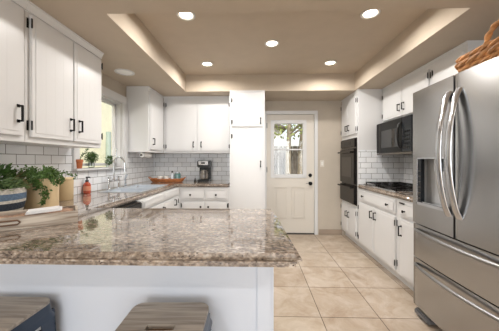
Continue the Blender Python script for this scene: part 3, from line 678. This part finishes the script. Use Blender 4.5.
b = MB(); ball_leaves(b, (-.05, .02, .23), .09, 170, .05, .028, rnd, (1, 1, .8)); b.build('foliage', 'leaf', r)
b = MB()
for dx, dz in ((.14, .27), (.11, .245), (.15, .24)): b.tube([(0, 0, .16), (.05, .03, .21), (dx, .05, dz)], [.002, .0018, .001], 5)
b.build('twigs', 'slot', r)
# trailing vine in cream planter
r = thing('potted_vine', 'green trailing vine spilling over a cream canister', 'potted plant', (-1.525, 1.68, .915))
MB().lathe([(.092, 0), (.099, .006), (.100, .203), (.097, .21), (.090, .21), (.090, .02)], seg=36).build('pot', 'cream', r, True)
MB().lathe([(.086, .165), (.02, .175), (.005, .176)], seg=24).build('soil', 'gap', r)
b = MB()
def strand(pts, n, l, w_):
    b.tube(pts, .0016, 5)
    P = [Vector(p) for p in pts]
    for _ in range(n):
        i = rnd.randrange(len(P) - 1); p = P[i].lerp(P[i + 1], rnd.random()) + Vector([rnd.uniform(-.012, .012) for _ in range(3)])
        b.leaf(p, Vector((rnd.uniform(-1, 1), rnd.uniform(-1, .3), rnd.uniform(-.8, .5))), Vector((rnd.uniform(-.5, .5), -1, .6)), l * rnd.uniform(.7, 1.2), w_ * rnd.uniform(.7, 1.2))
for k in range(46):
    a_ = rnd.uniform(0, 2 * math.pi); q = rnd.uniform(.08, .17); top = rnd.uniform(.22, .29)
    e_ = (max(q * math.cos(a_), -.17), max(q * math.sin(a_) * .9 - .02, -.11))
    strand([(0, 0, .19), (e_[0] * .4, e_[1] * .4, top), (e_[0], e_[1], top - .02), (e_[0] * 1.12, e_[1] * 1.12, top - rnd.uniform(.03, .07))], 26, .024, .015)
strand([(0, -.03, .22), (.03, -.10, .21), (.085, -.090, .16), (.095, -.09, .09), (.10, -.09, .045)], 90, .024, .015)
strand([(0, -.03, .22), (.01, -.11, .20), (.10, -.075, .15), (.11, -.07, .09)], 70, .024, .015)
strand([(0, -.03, .22), (.05, -.11, .20), (.065, -.105, .14)], 50, .024, .015)
strand([(.03, 0, .22), (.10, 0, .25), (.16, .04, .24), (.20, .07, .21)], 45, .022, .014)
strand([(.03, 0, .22), (.08, -.08, .24), (.14, -.06, .21), (.15, -.06, .17)], 50, .022, .014)
b.build('foliage', 'leafd', r)
# second canister
r = thing('lidded_canister', 'plain cream canister with a lid beside the vine, nearest the window', 'canister', (-1.648, 2.02, .915))
MB().lathe([(.072, 0), (.076, .005), (.077, .165), (.074, .168)], seg=36).build('body', 'cream', r, True)
MB().lathe([(.079, .168), (.080, .172), (.080, .185), (.076, .190), (.01, .192)], seg=36).build('lid', 'cream', r, True)

# wooden tray with cloths
r = thing('serving_tray', 'whitewashed wooden serving tray on the breakfast bar corner', 'tray', (-.967, 1.29, .915), 38)
# local: x runs left (negative) from the right front corner, y back
L_, W_, H_ = .40, .21, .062
B(-L_, 0, 0, W_, .0005, .010, bev=.001).build('tray_base', 'traywood', r)
def side(x0, x1, y0, y1): return B(x0, x1, y0, y1, .010, H_, bev=.002)
side(-L_, 0, 0, .012).build('side_rail', 'traywood', r); side(-L_, 0, W_ - .012, W_).build('side_rail', 'traywood', r)
side(-.012, 0, .012, W_ - .012).build('side_rail', 'traywood', r); side(-L_, -L_ + .012, .012, W_ - .012).build('side_rail', 'traywood', r)
MB().tube([(-.33, -.004, .036), (-.32, -.006, .046), (-.24, -.006, .046), (-.23, -.004, .036), (-.24, -.006, .026), (-.32, -.006, .026)], .004, 8, closed=True).build('handle_grip', 'slot', r, True)
c = MB(); rnd = random.Random(5); b = bmesh.new(); nx, ny = 26, 14; G = {}
for i in range(nx + 1):
    for j in range(ny + 1):
        x = -L_ + .02 + (L_ - .04) * i / nx; y = .02 + (W_ - .04) * j / ny
        G[i, j] = b.verts.new((x, y, .045 + .006 * math.sin(x * 40 + y * 22) + .004 * math.sin(y * 70 - x * 20) + rnd.uniform(-.003, .003)))
for i in range(nx):
    for j in range(ny): b.faces.new((G[i, j], G[i + 1, j], G[i + 1, j + 1], G[i, j + 1]))
ex = bmesh.ops.extrude_face_region(b, geom=b.faces[:]); bmesh.ops.translate(b, vec=(0, 0, -.018), verts=[v for v in ex['geom'] if isinstance(v, bmesh.types.BMVert)])
m_ = MB(); m_.add(b); o = m_.build('tea_towel', 'beads', None, True); o.location = (-.967, 1.29, .915); o.rotation_euler = (0, 0, R(38))
tag(o, 'crumpled brown patterned tea towel filling the wooden tray', 'towel')
m_ = MB().box(-.22, -.07, .05, .14, .0, .008, bev=.003).box(-.215, -.08, .055, .135, .008, .014, bev=.003)
o = m_.build('folded_napkin', 'cloth', None, True); o.location = (-.967, 1.29, (.915 + .066)); o.rotation_euler = (R(2), R(-3), R(38))
tag(o, 'folded white napkin lying on the patterned towel', 'napkin')

# soap bottle
r = thing('soap_bottle', 'orange hand soap bottle with black pump below the window', 'soap bottle', (-1.721, 2.42, .915))
MB().lathe([(.028, 0), (.033, .005), (.034, .02), (.034, .085), (.028, .105), (.014, .115), (.013, .12)], seg=24).build('bottle', 'soap', r, True)
MB().lathe([(.0346, .03), (.0346, .075)], seg=24, cap=False).build('label', 'label', r, True)
MB().lathe([(.016, .118), (.016, .135), (.006, .137), (.006, .160), (.012, .162), (.012, .170)], seg=16).tube([(0, 0, .166), (.035, -.01, .166), (.042, -.012, .158)], .005, 8).build('pump', 'blackp', r, True)
# sill plants
rnd = random.Random(21)
r = thing('terracotta_pot', 'small terracotta pot with a leaning sprig on the window sill', 'potted plant', (-1.755, 2.345, 1.1705))
MB().lathe([(.030, 0), (.037, .064), (.041, .066), (.042, .090), (.036, .090), (.033, .06), (.025, .02)], seg=24).build('pot', 'terra', r, True)
b = MB().tube([(0, 0, .03), (.005, .02, .10), (.0, .08, .15), (0, .13, .20)], [.003, .003, .002, .002], 6)
for i in range(16): b.leaf(Vector((0, .02 + i * .008, .09 + i * .007)), Vector((rnd.uniform(-1, 1), rnd.uniform(-.5, .8), .6)), Vector((0, 0, 1)), .03, .016)
b.build('sprig', 'leaf', r)
r = thing('glass_jar_plant', 'round bushy green plant in a small clear jar on the window sill', 'potted plant', (-1.80, 2.60, 1.1705))
MB().lathe([(.026, 0), (.030, .004), (.030, .055), (.024, .07), (.022, .07), (.027, .053), (.027, .006), (.005, .004)], seg=24).build('jar', 'clear', r, True)
b = MB().tube([(0, 0, .02), (0, 0, .12)], .003, 6); ball_leaves(b, (0, 0, .112), .064, 1300, .012, .011, rnd, shell=.3); b.build('foliage', 'leafd', r)
r = thing('small_sill_plant', 'tiny leafy plant in a white cup at the far end of the sill', 'potted plant', (-1.80, 2.94, 1.1705))
MB().lathe([(.02, 0), (.026, .04), (.023, .04), (.018, .01)], seg=20).build('cup', 'white', r, True)
b = MB(); ball_leaves(b, (0, 0, .085), .05, 90, .035, .02, rnd, shell=.2); b.tube([(0, 0, .01), (0, 0, .08)], .003, 5); b.build('foliage', 'leaf', r)
r = thing('light_switch', 'small cream light switch plate on the wall right of the back door', 'light switch', (1.115, YB - .0005, 1.20))
B(-.036, .036, -.006, 0, -.057, .057, bev=.003).build('plate', 'door', r)
B(-.014, .014, -.011, -.005, -.03, .03, bev=.002).build('rocker', 'white', r)
# paper towel under corner cabinet
r = thing('paper_towel_roll', 'white paper towel roll mounted under the corner wall cabinet', 'paper towel', (-1.56, 3.27, 1.325))
MB().lathe([(.032, 0), (.032, .24)], seg=28).xf(Matrix.Rotation(R(-90), 4, 'X')).build('roll', 'paper', r, True)
c = MB().box(-.01, .01, -.016, -.006, -.01, .0405, bev=.002).box(-.01, .01, .246, .256, -.01, .0405, bev=.002); c.build('bracket', 'white', r)
MB().lathe([(.014, 0), (.014, .012)], (0, 0, 0), 16).xf(Matrix.Translation((0, -.016, 0)) @ Matrix.Rotation(R(90), 4, 'X')).build('end_knob', 'blackp', r, True)
# oval wicker tray and its contents
r = thing('wicker_tray', 'long orange wicker tray in the back counter corner', 'tray', (-1.385, 3.74, .915))
c = MB()
for k in range(5):
    zz = .010 + k * .010; gr = k * .008
    pts = [((.235 + gr) * math.cos(2 * math.pi * i / 48), (.10 + gr * .6) * math.sin(2 * math.pi * i / 48), zz) for i in range(48)]
    c.tube(pts, .0065, 6, closed=True)
c.lathe([(.1, .001), (.1, .008)], seg=40); 
c.build('woven_body', 'wicker', r, True)
for s_ in (-1, 1): MB().tube([(s_ * .262, -.04, .055), (s_ * .285, -.02, .075), (s_ * .285, .02, .075), (s_ * .262, .04, .055)], .006, 8).build('handle', 'wicker', r, True)
for x, y, lab in ((-1.50, 3.735, 'small white cup at the left end inside the wicker tray'), (-1.405, 3.73, 'small white cup inside the wicker tray, second from left')):
    r = thing('white_cup', lab, 'cup', (x, y, .9245), group='cups in the wicker tray')
    MB().lathe([(.026, 0), (.038, .02), (.041, .082), (.038, .082), (.033, .02), (.005, .008)], seg=24).build('bowl', 'white', r, True)
    MB().tube([(.038, 0, .065), (.052, 0, .06), (.052, 0, .035), (.036, 0, .026)], .004, 8).build('handle', 'white', r, True)
r = thing('glass_cruet', 'slim clear glass cruet with dark stopper in the wicker tray', 'cruet', (-1.305, 3.74, .9245))
MB().lathe([(.024, 0), (.027, .01), (.026, .08), (.012, .11), (.010, .135)], seg=20).build('bottle', 'sinkm', r, True)
MB().lathe([(.011, .135), (.013, .15), (.006, .165)], seg=14).build('stopper', 'blackp', r, True)
r = thing('teal_jar', 'round teal glass jar at the right of the wicker tray', 'jar', (-1.225, 3.75, .9245))
MB().lathe([(.035, 0), (.048, .01), (.050, .10), (.044, .125), (.036, .127)], seg=26).build('body', 'teal', r, True)
MB().lathe([(.038, .127), (.039, .142), (.01, .146)], seg=24).build('lid', 'chrome', r, True)
r = tag(MB().lathe([(.02, 0), (.022, .004), (.018, .03), (.008, .045), (.012, .055), (.004, .06)], seg=18).build('pepper_shaker', 'blackp', None, True), 'tiny black shaker between wicker tray and coffee maker', 'shaker', loc=(-.95, 3.76, .9155))
# coffee maker
r = thing('coffee_maker', 'black drip coffee maker with silver front panel on the back counter', 'coffee maker', (-.825, 3.86, .915))
B(-.095, .095, -.115, .115, .0005, .035, bev=.008).build('base', 'blackp', r)
B(-.09, .09, .03, .11, .03, .33, bev=.01).build('reservoir', 'blackp', r)
hd = B(-.098, .098, -.10, .112, .225, .335, bev=.012).build('brew_head', 'blackp', r)
B(-.075, .075, -.104, -.099, .265, .325, bev=.002).build('front_panel', 'steelh', hd)
c = MB()
for x in (-.045, 0, .045): c.lathe([(.008, 0), (.008, .004)], (0, 0, 0), 10)
B(-.03, .03, -.1065, -.1035, .285, .308).build('display', 'panel', hd)
ca = MB().lathe([(.05, .036), (.066, .05), (.068, .10), (.058, .15), (.045, .175), (.048, .19)], (0, -.035, 0), 26).build('carafe', 'coffee', r, True)
MB().lathe([(.050, .186), (.050, .198), (.02, .205)], (0, -.035, 0), 22).build('carafe_lid', 'blackp', ca, True)
MB().lathe([(.0685, .145), (.0600, .158)], (0, -.035, 0), 26, cap=False).build('band', 'ovstrip', ca, True)
MB().tube([(.02, -.085, .18), (.035, -.125, .17), (.035, -.13, .10), (.03, -.10, .07)], .008, 8).build('handle', 'blackp', ca, True)

# ------------------------------------------------------------------ outdoors
o = B(-9, 9, YB + .121, 14, -.25, -.12).build('ground', 'grass'); struct(o, 'dry grass yard behind the door', 'ground')
o = B(-9, XL - .121, -4, YB + .12, -.25, -.12).build('ground', 'grass'); struct(o, 'side yard outside the window', 'ground')
r = thing('wooden_fence', 'weathered grey board fence across the yard outside the door', 'fence', (-1.2, 7.4, -.12))
c = MB(); rnd = random.Random(9)
for i in range(34): c.box(i * .145, i * .145 + .135, 0, .02, 0.0, 1.82 + rnd.uniform(-.02, .02), bev=.003)
c.build('boards', 'fence', r); c = MB().box(0, 4.9, .02, .06, .4, .49).box(0, 4.9, .02, .06, 1.5, 1.59); c.build('rail', 'fence', r)
def tree(name, label, x, y, h, rad, cz, cr, n, seed, m='leaft', lean=.1, grp=None):
    rnd = random.Random(seed); r = thing(name, label, 'tree', (x, y, -.12), group=grp)
    b = MB().tube([(0, 0, 0), (lean * .3, 0, h * .4), (lean, 0, h * .75), (lean * 1.3, 0, h)], [rad, rad * .8, rad * .55, rad * .3], 10)
    for k in range(6):
        z = h * rnd.uniform(.45, .8); a = rnd.uniform(0, 6.28); q = cr * .7
        b.tube([(lean * .7, 0, z), (lean + q * .5 * math.cos(a), q * .5 * math.sin(a), z + .3), (lean + q * math.cos(a), q * math.sin(a), z + .7)], [rad * .4, rad * .25, rad * .1], 7)
    b.build('trunk', 'bark', r, True)
    b = MB()
    for _ in range(n):
        v = Vector((rnd.gauss(0, 1), rnd.gauss(0, 1), rnd.gauss(0, 1))).normalized() * cr * rnd.random() ** .5
        b.leaf(Vector((lean, 0, cz)) + v, Vector((rnd.uniform(-1, 1), rnd.uniform(-1, 1), rnd.uniform(-1, .4))), Vector((rnd.uniform(-1, 1), rnd.uniform(-1, 1), .5)), .13, .07)
    b.build('crown', m, r)
tree('backyard_tree', 'slim pale-barked tree before the fence, left in the door glass', .86, 6.7, 4.2, .085, 3.05, 1.15, 900, 1)
tree('backyard_tree', 'leaning pale-barked tree before the fence, right in the door glass', 1.22, 6.9, 4.0, .09, 3.0, .95, 800, 2, lean=.16)
tree('backyard_tree', 'leafy tree rising beyond the fence', .1, 9.6, 4.0, .12, 3.6, 1.0, 700, 4, m='leaft')
for i, (x, y, h) in enumerate(((.45, 6.9, .7), (1.75, 6.8, .7))):
    rnd = random.Random(40 + i); b = MB(); b.tube([(0, 0, 0), (0, 0, h * .6)], .02, 6)
    ball_leaves(b, (0, 0, h * .55), h * .5, 500, .07, .035, rnd, (.8, .45, 1), shell=.2)
    tag(b.build('yard_shrub', 'hedge'), ['small shrub before the fence at the left of the door glass', 'small shrub before the fence at the right of the door glass'][i], 'shrub', loc=(x, y, -.12))
r = thing('neighbour_house', 'white sided house beyond the backyard fence', 'house', (-3.4, 11.5, -.12))
B(0, 4.6, 0, 3, 0, 2.9).build('wall', 'whitewall', r); MB().prism([(-.3, 2.9), (4.9, 2.9), (2.3, 3.9)], -.3, 3.2, axis=1).build('roof', 'fence', r)
r = thing('garden_wall', 'pale yellow stucco wall outside the sink window', 'wall', (-3.6, .5, -.12))
B(0, .2, 0, 9.5, 0, 4.2).build('wall', 'yellow', r); B(-.03, .23, 0, 9.5, 4.2, 4.26, bev=.01).build('coping', 'trim', r)
tag(MB().tube([(0, 0, 0), (0, 0, 2.0)], .05, 12).build('drain_pipe', 'pipe', None, True), 'green painted pipe standing outside the sink window', 'pipe', loc=(-3.25, 5.25, -.12))
